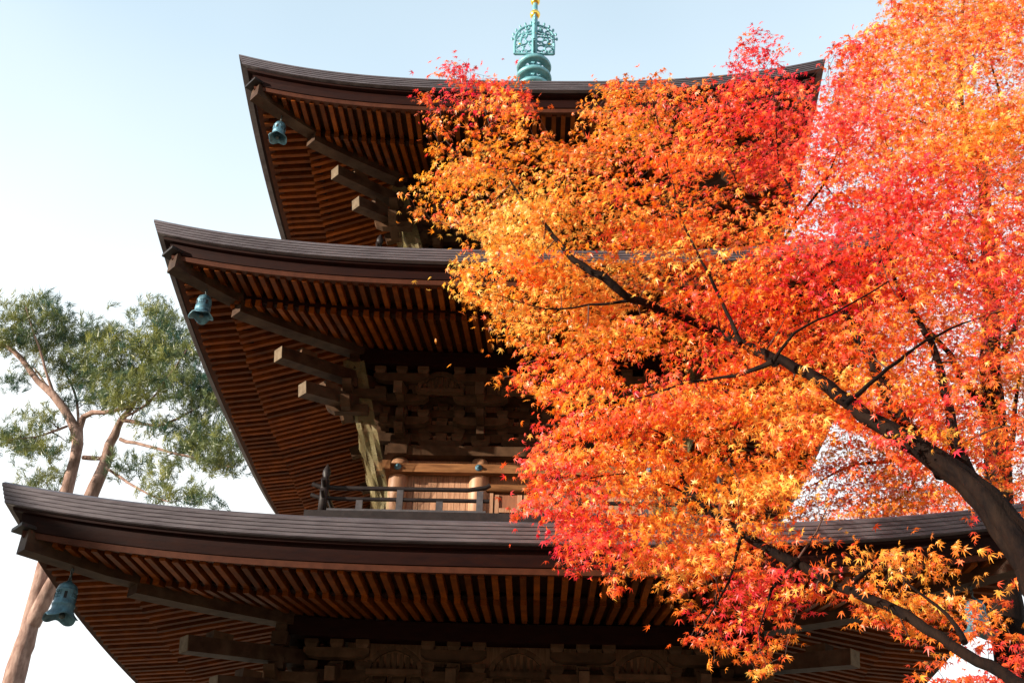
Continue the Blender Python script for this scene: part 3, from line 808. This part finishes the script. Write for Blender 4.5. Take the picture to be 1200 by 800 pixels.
# ---- first maple: trunk at the lower right, crown over the right half
MAPLE = empty('maple_tree', tuple(at(1330, 1000, 5.2)*np.array([1,1,0])), 'large orange and red maple with thick leaning trunk in front of the pagoda', 'tree')
root = np.array(MAPLE.location)
tr = MB(); nodes = []
base_pt = at(1250, 770, 5.6)
P = [np.append(root, .27), np.append(root*.55+base_pt*.45, .22), np.append(base_pt, .155)]
for a, b_, d, r in ((1205,655,5.9,.135),(1166,600,6.05,.118),(1128,560,6.2,.105),(1088,532,6.3,.088),(1014,488,6.5,.066),(961,446,6.75,.052),(910,419,6.95,.042)):
    P.append(np.append(at(a, b_, d), r))
Q = resample(P, .10)
Q[:, :3] += rng.normal(0, .008, (len(Q), 3))
tr.tube([tuple(q[:3]) for q in Q], list(Q[:, 3]*.76*(1+rng.normal(0, .03, len(Q)))), 28)
ph = rng.uniform(0, 6.28, 6)
for vi in range(28*len(Q)):                 # fluted, lumpy bark
    k_, a_ = divmod(vi, 28); an = 2*math.pi*a_/28; c_ = Q[k_, :3]
    f_ = 1+.08*math.sin(3*an+ph[0]+.05*k_)+.05*math.sin(5*an+ph[1]-.09*k_)+.05*math.sin(9*an+ph[2]+.13*k_)+.045*math.sin(13*an+ph[3]-.11*k_)+.05*math.sin(.45*k_+2*an)+rnd.gauss(0, .024)
    v_ = np.array(tr.v[vi]); tr.v[vi] = tuple(c_+(v_-c_)*f_)
tr.build('trunk', MAT['bark'], MAPLE); nodes += list(Q[len(Q)//3:])
LIMBS = [
 [(910,425,7.25,.042),(868,402,7.75,.040),(815,378,8.1,.036),(760,358,7.75,.034),(735,348,7.5,.033),(705,325,7.45,.032),(672,305,7.5,.027),(652,280,7.65,.020),(632,255,8.0,.013),(600,215,8.2,.008),(575,150,8.3,.005)],
 [(1105,552,6.5,.06),(1075,515,6.7,.055),(1050,480,6.9,.05),(1025,430,7.1,.045),(985,360,7.3,.03),(950,320,7.5,.024),(912,292,7.6,.018)],
 [(912,292,7.6,.017),(930,262,7.7,.014),(932,235,7.7,.012),(912,190,7.8,.009),(910,140,7.9,.006),(905,95,8.0,.004)],
 [(930,262,7.7,.012),(965,215,7.6,.010),(985,170,7.6,.006)],
 [(912,292,7.6,.013),(890,255,7.7,.010),(868,225,7.8,.006),(850,180,7.9,.004)],
 [(1215,812,5.7,.038),(1147,773,6.1,.034),(1100,745,6.4,.032),(1053,716,6.6,.031),(1000,694,6.8,.030),(950,668,7.0,.032),(900,642,7.1,.031),(866,622,7.2,.029),(825,592,7.3,.028),(800,565,7.4,.022),(790,525,7.85,.015),(772,505,7.9,.009),(720,490,8.0,.005)],
 [(1170,600,6.3,.06),(1140,560,6.45,.052),(1118,520,6.5,.042),(1110,470,6.7,.032),(1090,400,6.9,.024),(1050,330,7.1,.016),(1040,260,7.2,.01),(1045,180,7.3,.006)],
 [(990,475,6.6,.02),(1030,440,6.7,.014),(1085,400,6.8,.010),(1140,375,6.8,.006),(1190,360,6.8,.004)],
 [(905,425,7.05,.016),(930,390,7.0,.010),(990,360,6.9,.007),(1040,330,6.8,.005)],
 [(905,425,7.05,.022),(860,440,7.3,.013),(800,450,7.5,.009),(730,475,7.7,.006),(670,500,7.8,.004)],
 [(820,590,7.7,.014),(790,570,7.8,.009),(735,555,7.9,.006),(690,560,8,.004)],
 [(742,352,7.7,.016),(690,358,7.8,.009),(640,362,7.9,.006),(580,345,8.0,.004)],
 [(870,622,7.5,.016),(860,665,7.5,.009),(835,715,7.5,.006),(815,745,7.5,.004)],
 [(935,655,7.3,.018),(905,690,7.3,.010),(890,740,7.3,.005)],
 [(868,402,7.2,.018),(835,330,7.4,.012),(800,260,7.6,.009),(780,180,7.8,.006),(765,120,7.9,.004)],
 [(1000,682,7.0,.02),(1040,650,7.0,.012),(1090,640,6.9,.006)],
 [(1130,752,6.2,.02),(1110,720,6.4,.012),(1060,680,6.7,.006)],
]
for L_ in LIMBS:
    m = MB(); Q = limb(L_, mb=m, n=9, step=.10, dd=-.3 if L_[0][0] < 1000 else 0); m.build('limb', MAT['bark'], MAPLE); nodes += list(Q)

def sprays(n, region, dens, dfun, margin=0):
    out_ = []
    while len(out_) < n:
        x = rng.uniform(470, 1225, 4000); y = rng.uniform(-15, 815, 4000)
        ok = in_poly(region, x, y) & (rng.random(4000) < dens(x, y))
        for a, b_ in zip(x[ok], y[ok]):
            out_.append((a, b_, dfun(a, b_)))
            if len(out_) >= n: break
    return np.array(out_)
def dens1(x, y):
    d = np.where((x > 1040) & (y < 330), .85, 1.0)
    d = np.where((x > 940) & (y < 110), .75, d)
    d = np.where(in_poly(WEDGE, x, y), .02, d)
    d = np.where(in_poly(DARKR, x, y), .16, d)
    d = np.where((x > 1110) & (y > 530) & (y < 720), .06, d)
    d = np.where((x > 1070) & (y > 720), .42, d)
    d = np.where((x > 1090) & (y > 370) & (y < 530), .45, d)
    d = np.where((x < 930) & (y > 655), .55, d)
    for hx, hy, hr in HOLES: d = np.where((x-hx)**2+(y-hy)**2 < (hr+8)**2, .03, d)
    return d
def depth1(x, y):
    base = 8.05-max(0, (x-700))/500*1.35
    return base+rng.uniform(-.75, .75)
SP1 = sprays(730, CROWN, dens1, depth1)

def make_leaves(SPR, per, spread, size, tone=0, accept=None, edge_keep=.02):
    pos = []; nr = []; tp = []; sz = []; col = []
    hx = hue_at(SPR[:, 0], SPR[:, 1])+rng.normal(0, .14, len(SPR))+tone
    cen = np.array([at(*q) for q in SPR])
    for i in range(len(SPR)):
        k = int(per*rng.uniform(.6, 1.5)); c = cen[i]
        out_d = np.array([-.75+rng.normal(0, .45), -.15+rng.normal(0, .45), -.12+rng.normal(0, .12)]); out_d /= np.linalg.norm(out_d)
        nrm = np.array([rng.normal(0, .28)-.10, rng.normal(0, .28)-.15, 1.0]); nrm -= out_d*(nrm@out_d); nrm /= np.linalg.norm(nrm)
        sd_ = np.cross(nrm, out_d)
        u = rng.normal(0, 1.0, k)*spread; v = rng.normal(0, .75, k)*spread; h = rng.normal(0, .09, k)*spread
        p = c+u[:, None]*out_d+v[:, None]*sd_+(h-.55*(u*u+v*v))[:, None]*nrm
        ln = rng.normal(0, .36, (k, 3))+rng.normal(0, .36, 3)+np.array([-.28,-.42,.45])
        lt = rng.normal(0, .55, (k, 3))+out_d*.5+sd_*np.sign(v)[:, None]*.3+np.array([0,0,-.75])
        pos.append(p); nr.append(ln); tp.append(lt); sz.append(size*rng.uniform(.55, 1.3, k))
        hh = hx[i]+rng.normal(0, .11, k)+ h*.25
        cc = hue_color(hh)*rng.uniform(.75, 1.15, k)[:, None]; dl = rng.random(k) < .05; cc[dl] = cc[dl]*.35+np.array([.16,.075,.03])*.6; col.append(cc)
    pos, nr, tp, sz, col = (np.concatenate(a) for a in (pos, nr, tp, sz, col))
    d = pos-CAM; zc = d@FV; px = 600+F*(d@RV)/zc; py = 400-F*(d@UV)/zc
    keep = np.ones(len(pos), bool)
    if accept is not None: keep = accept(px, py) | (rng.random(len(pos)) < edge_keep)
    return pos[keep], nr[keep], tp[keep], sz[keep], np.clip(col[keep], .005, .95)
def acc1(px, py):
    k = in_poly(CROWN, px, py)
    k &= ~(in_poly(WEDGE, px, py) & (rng.random(len(px)) > .12))
    for hx, hy, hr in HOLES: k &= ~(((px-hx)/1.3)**2+((py-hy))**2 < hr*hr*rng.uniform(.1, 1.3, len(px)))
    return k
# small sprays feathering the crown's outline
EDG = []
for (xa, ya), (xb, yb) in zip(CROWN[:-4], CROWN[1:-3]):
    Ls = math.hypot(xb-xa, yb-ya)
    for _ in range(max(1, int(Ls/9))):
        q = rng.random(); x_, y_ = xa+(xb-xa)*q+rng.normal(0, 7), ya+(yb-ya)*q+rng.normal(0, 7)
        EDG.append((x_, y_, 8.05-max(0, x_-700)/500*1.35+rng.uniform(-.4, .4)))
for x_, y_ in ((1150,716),(1140,742),(1166,728),(1172,705),(1130,728),(1158,752),(1120,765),(1178,690),(1185,745)): EDG.append((x_, y_, 6.6+rng.uniform(-.3, .3)))
EDG = np.array(EDG)
tw = MB()
grow(nodes, [at(*q) for q in np.vstack([SP1, EDG])], .017, tw)
tw.build('twigs', MAT['twig'], MAPLE)['kind'] = 'stuff'
A = make_leaves(SP1, 84, .25, .072, accept=acc1)
TOPS = np.array([(x_+rng.normal(0, 5), y_+rng.normal(0, 5), 7.7+rng.uniform(-.3, .3)) for x_, y_ in ((868,72),(885,52),(880,88),(900,75),(858,98),(845,112),(912,98),(875,60),(890,100),(925,110),(898,62),
  (988,72),(1006,48),(1018,66),(992,100),(1010,92),(1024,110),(985,118),(1000,130),(1030,85),(545,84),(530,92),(590,102),(560,100),(612,112),(712,108),(768,104),(778,112),(720,118)) for _ in range(2)])
grow(nodes, [at(*q) for q in TOPS], .012, tw_top := MB()); tw_top.build('upper_twigs', MAT['twig'], MAPLE)['kind'] = 'stuff'
B2 = make_leaves(TOPS, 20, .10, .068, edge_keep=1)
B = tuple(np.concatenate([a, b_]) for a, b_ in zip(make_leaves(EDG, 11, .065, .070), B2))
A = tuple(np.concatenate([a, b_]) for a, b_ in zip(A, B))
leaf_mesh('leaves', *A, MAT['leaf'], MAPLE)

# ---- second maple, farther back at the right
MAPLE2 = empty('maple_tree', tuple(at(1172, 900, 12.6)*np.array([1,1,0])), 'more distant red maple with upright trunk, sky showing between its leaves', 'tree')
root2 = np.array(MAPLE2.location)
P = [np.append(root2, .24), np.append(at(1176, 700, 12.6), .20)]
for a, b_, d, r in ((1172,600,12.6,.17),(1166,500,12.6,.15),(1160,430,12.6,.135),(1163,350,12.6,.12),(1158,290,12.6,.10),(1150,200,12.6,.065),(1128,140,12.6,.05),(1126,60,12.6,.035),(1130,-20,12.6,.02)):
    P.append(np.append(at(a, b_, d), r))
Q = resample(P, .2); m = MB(); m.tube([tuple(q[:3]) for q in Q], list(Q[:, 3]*(1+rng.normal(0,.04,len(Q)))), 12); m.build('trunk', MAT['bark'], MAPLE2); nodes2 = list(Q[len(Q)//3:])
for L_ in ([(1163,350,12.6,.07),(1135,310,12.4,.05),(1105,290,12.3,.03),(1060,270,12.2,.015)],
           [(1166,500,12.6,.08),(1150,470,12.4,.06),(1125,440,12.2,.05),(1100,400,12.0,.03),(1060,360,12,.015)],
           [(1172,590,12.6,.09),(1140,560,13.2,.06),(1080,540,14,.035),(1000,545,14.8,.02),(950,570,15.2,.01)],
           [(1160,430,12.6,.06),(1190,380,12.6,.04),(1215,300,12.6,.02)],
           [(1128,140,12.6,.03),(1080,100,12.4,.02),(1050,60,12.3,.01)],
           [(1150,200,12.6,.035),(1110,160,12.3,.022),(1070,140,12.2,.014),(1030,150,12.1,.008)],
           [(1150,215,12.6,.03),(1172,130,12.7,.02),(1160,70,12.7,.012),(1150,30,12.7,.008)],
           [(1160,600,12.6,.05),(1185,520,12.4,.035),(1195,440,12.3,.02)],
           [(1080,540,14,.025),(1060,580,14.6,.014),(1010,600,15,.008)]):
    m = MB(); Q = limb(L_, mb=m, n=8, step=.2, wob=.02); m.build('limb', MAT['bark'], MAPLE2); nodes2 += list(Q)
CROWN2 = [(1046,-20),(1010,45),(975,110),(960,180),(980,300),(960,420),(975,490),(930,590),(915,622),(1130,610),(1150,640),(1230,640),(1230,-20)]
def dens2(x, y):
    d = np.where(y < 460, .85, .60)
    d = np.where(in_poly(WEDGE, x, y), 1.0, d)
    return d
def depth2(x, y):
    if y > 470: return rng.uniform(13.2, 16.0) if x < 1100 else rng.uniform(11.8, 14)
    return rng.uniform(12.0, 14.4)
SP2 = sprays(860, CROWN2, dens2, depth2)
tw = MB(); grow(nodes2, [at(*q) for q in SP2], .014, tw, step=.3); tw.build('twigs', MAT['twig'], MAPLE2)['kind'] = 'stuff'
A = make_leaves(SP2, 78, .33, .074, tone=-.05, accept=lambda x, y: in_poly(CROWN2, x, y), edge_keep=.05)
A = (*A[:4], A[4]*np.array([.90, .80, .78]))
leaf_mesh('leaves', *A, MAT['leaf'], MAPLE2)

# ---- red pine behind the left corner
PINE = empty('pine_tree', tuple(at(-20, 1000, 23)*np.array([1,1,0])), 'tall red pine with pinkish forked trunk and green needle clumps behind the left eave', 'tree')
rootp = np.array(PINE.location)
D = 23.0
m = MB()
P = [np.append(rootp, .40)]+[np.append(at(a, b_, D), r) for a, b_, r in ((8,830,.30),(32,745,.27),(45,690,.23),(58,640,.21),(72,600,.20),(82,560,.19),(91,520,.18),(83,492,.15),(62,462,.125),(44,446,.11),(25,420,.09),(6,405,.07),(-25,395,.05))]
Q = resample(P, .35); m.tube([tuple(q[:3]) for q in Q], list(Q[:, 3]*.72*(1+rng.normal(0,.04,len(Q)))), 14); m.build('trunk', MAT['pinebark'], PINE); nodes3 = list(Q[len(Q)//2:])
PL = [[(36,735,D,.21),(58,690,D-.2,.20),(78,645,D-.3,.19),(98,602,D-.4,.185),(112,570,D-.4,.17),(124,535,D-.4,.155),(134,508,D-.4,.13),(143,490,D-.4,.10),(160,465,D-.4,.07),(172,420,D-.4,.05),(190,385,D-.4,.03)],
 [(91,515,D,.12),(98,488,D,.10),(120,484,D-.2,.08),(140,480,D-.4,.06),(160,470,D-.8,.04),(200,440,D-1,.02)],
 [(98,535,D,.09),(118,536,D-.3,.07),(128,525,D-.4,.05)],
 [(143,492,D-.4,.07),(165,495,D-.6,.055),(189,498,D-.8,.045),(225,482,D-1.2,.035),(255,462,D-1.4,.02),(268,440,D-1.5,.012)],
 [(140,515,D-.4,.06),(170,522,D-.8,.05),(203,530,D-1.1,.04),(240,540,D-1.3,.03),(275,548,D-1.5,.015)],
 [(120,545,D-.4,.05),(150,565,D-1,.04),(180,582,D-1.4,.025),(205,588,D-1.6,.014)],
 [(83,492,D,.06),(70,470,D+.6,.05),(52,448,D+1,.04),(38,430,D+1.2,.025),(25,445,D+1.4,.015)],
 [(62,462,D,.06),(50,420,D-.4,.04),(40,390,D-.6,.025),(30,360,D-.8,.014)],
 [(78,500,D,.045),(60,506,D-.6,.035),(40,512,D-1,.025),(10,515,D-1.2,.012)],
 [(80,560,D,.05),(66,585,D+.5,.035),(62,600,D+.8,.025),(50,610,D+1,.015)],
 [(92,505,D,.05),(88,460,D+.5,.04),(75,430,D+.8,.03),(85,400,D+1,.015)],
 [(143,490,D-.4,.05),(175,470,D-1.4,.035),(205,430,D-1.9,.025),(225,400,D-2,.012)]]
for L_ in PL:
    L_ = [(a, b_, d, r*(.82 if r > .1 else .72)) for a, b_, d, r in L_]
    mm = MB(); Q = limb(L_, mb=mm, n=9, step=.3, wob=.016); mm.build('limb', MAT['pinebark'], PINE); nodes3 += list(Q)
PADS = [(90,432,26,14,D+.5),(112,395,22,12,D-.2),(62,425,24,12,D+.5),(128,468,22,12,D-.6),(105,470,20,9,D+.3),(178,405,34,18,D-1.2),(15,395,24,12,D-.3),(240,470,26,10,D-1.4),(250,515,28,9,D-1.4),(180,500,26,9,D-1),(22,372,38,22,D-.4),(55,362,22,14,D-.5),(70,385,26,14,D),(10,405,26,12,D),(45,405,40,14,D+.8),(95,400,20,10,D+1),(120,415,26,14,D-.6),(150,402,36,18,D-.5),(190,385,34,20,D-1),(215,410,34,22,D-1.6),(160,432,52,22,D-.8),(205,445,44,22,D-1.6),
 (145,460,34,16,D-1.2),(130,440,24,12,D),(230,455,34,14,D-1.4),(225,500,44,10,D-1.2),(45,492,22,9,D-.6),(20,512,36,12,D-1),(55,525,26,9,D-1),(28,530,24,8,D),(50,562,24,9,D+.8),(40,578,16,6,D+1),
 (240,530,44,14,D-1.4),(265,545,32,9,D-1.4),(220,518,30,10,D-1.2),(200,580,40,8,D-1.6),(225,585,14,6,D-1.6),(155,545,22,7,D-.8),(255,478,22,10,D-1.4),(100,450,26,12,D+.6),(5,450,18,8,D),(195,555,26,7,D-1.4),(180,365,20,9,D-1)]
tg = []
tuft_p = []; tuft_h = []
for (cx, cy, rx, ry, d) in PADS:
    nt_ = int(3+rx*ry/30)
    for _ in range(nt_):
        q = rng.normal(0, .5, 2); tg.append(at(cx+q[0]*rx, cy+q[1]*ry, d+rng.uniform(-.5, .5)))
    hbase = rng.normal(0, .12)
    for c in tg[-nt_:]:
        k_ = int(rng.integers(3, 9)); hc = hbase+rng.normal(0, .2)
        for _ in range(k_):
            tuft_p.append(c+rng.normal(0, 1, 3)*np.array([.19,.22,.09])); tuft_h.append(hc+rng.normal(0, .12))
mm = MB(); grow(nodes3, tg, .038, mm, step=.35, sag=.05); mm.build('twigs', MAT['twig'], PINE)['kind'] = 'stuff'
tuft_p = np.array(tuft_p); tuft_h = np.array(tuft_h)
NB = 26; NT = len(tuft_p)
dirs = rng.normal(0, 1, (NT, NB, 3)); ax = rng.normal(0, .55, (NT, 1, 3))+np.array([0,-.1,.8]); dirs = dirs*.62+ax
dirs /= np.linalg.norm(dirs, axis=2, keepdims=True)
sdv = np.cross(dirs, rng.normal(0, 1, (NT, NB, 3))); sdv /= np.linalg.norm(sdv, axis=2, keepdims=True)
Ln = rng.uniform(.11, .20, (NT, NB, 1)); p0 = tuft_p[:, None, :]+rng.normal(0, .025, (NT, NB, 3))+ax/np.linalg.norm(ax, axis=2, keepdims=True)*rng.uniform(-.1, .1, (NT, NB, 1))
V = np.stack([p0-sdv*.0075, p0+sdv*.0075, p0+dirs*Ln], 2).reshape(-1, 3)
me = bpy.data.meshes.new('needles'); nf = NT*NB
me.vertices.add(nf*3); me.vertices.foreach_set('co', V.astype(np.float32).ravel())
me.loops.add(nf*3); me.loops.foreach_set('vertex_index', np.arange(nf*3, dtype=np.int32))
me.polygons.add(nf); me.polygons.foreach_set('loop_start', np.arange(nf, dtype=np.int32)*3)
a_ = me.attributes.new('leaf_color', 'FLOAT_COLOR', 'POINT')
hh = np.clip(.44+tuft_h*1.3, 0, 1)[:, None]
cc = np.array([.022,.075,.048])*(1-hh)+np.array([.27,.27,.06])*hh  # random tufts lean to yellow-green, sunlight put into the needle colour
C = np.ones((NT, NB*3, 4), np.float32); C[:, :, :3] = cc[:, None, :]
a_.data.foreach_set('color', C.ravel()); me.update(calc_edges=True)
MAT['needle'] = leafmat('pine_needle', .3); me.materials.append(MAT['needle']); link('needles', me, PINE)

# ---- unseen evergreens; left ones shade the lowest tier, back row added to block sky
def evergreen(x, y, h, label):
    e = empty('evergreen_tree', (x, y, 0), label, 'tree')
    m = MB(); m.tube([(x, y, 0), (x+.05, y, h*.5), (x, y, h*.97)], [.24, .16, .03], 10); m.build('trunk', MAT['bark'], e)
    N_ = int(2600*max(1, h/11)**1.5); q = rng.random(N_)**.75; z = h*(.12+.88*q); rr = (h*.24)*(1-q)**.7*np.sqrt(rng.random(N_))+.1; a = rng.uniform(0, 2*math.pi, N_)
    c = np.stack([x+rr*np.cos(a), y+rr*np.sin(a), z-.15*rr], 1)
    col = np.array([.035,.075,.035])*rng.uniform(.6, 1.5, (N_, 1))
    leaf_mesh('leaves', c, rng.normal(0, .5, (N_, 3))+np.array([0,0,1]), np.stack([np.cos(a), np.sin(a), -.4+0*a], 1), rng.uniform(.35, .6, N_), col, MAT['needle'], e)
for i_, (x, y, h, lb) in enumerate(EVERGREENS): evergreen(x, y, h, lb)
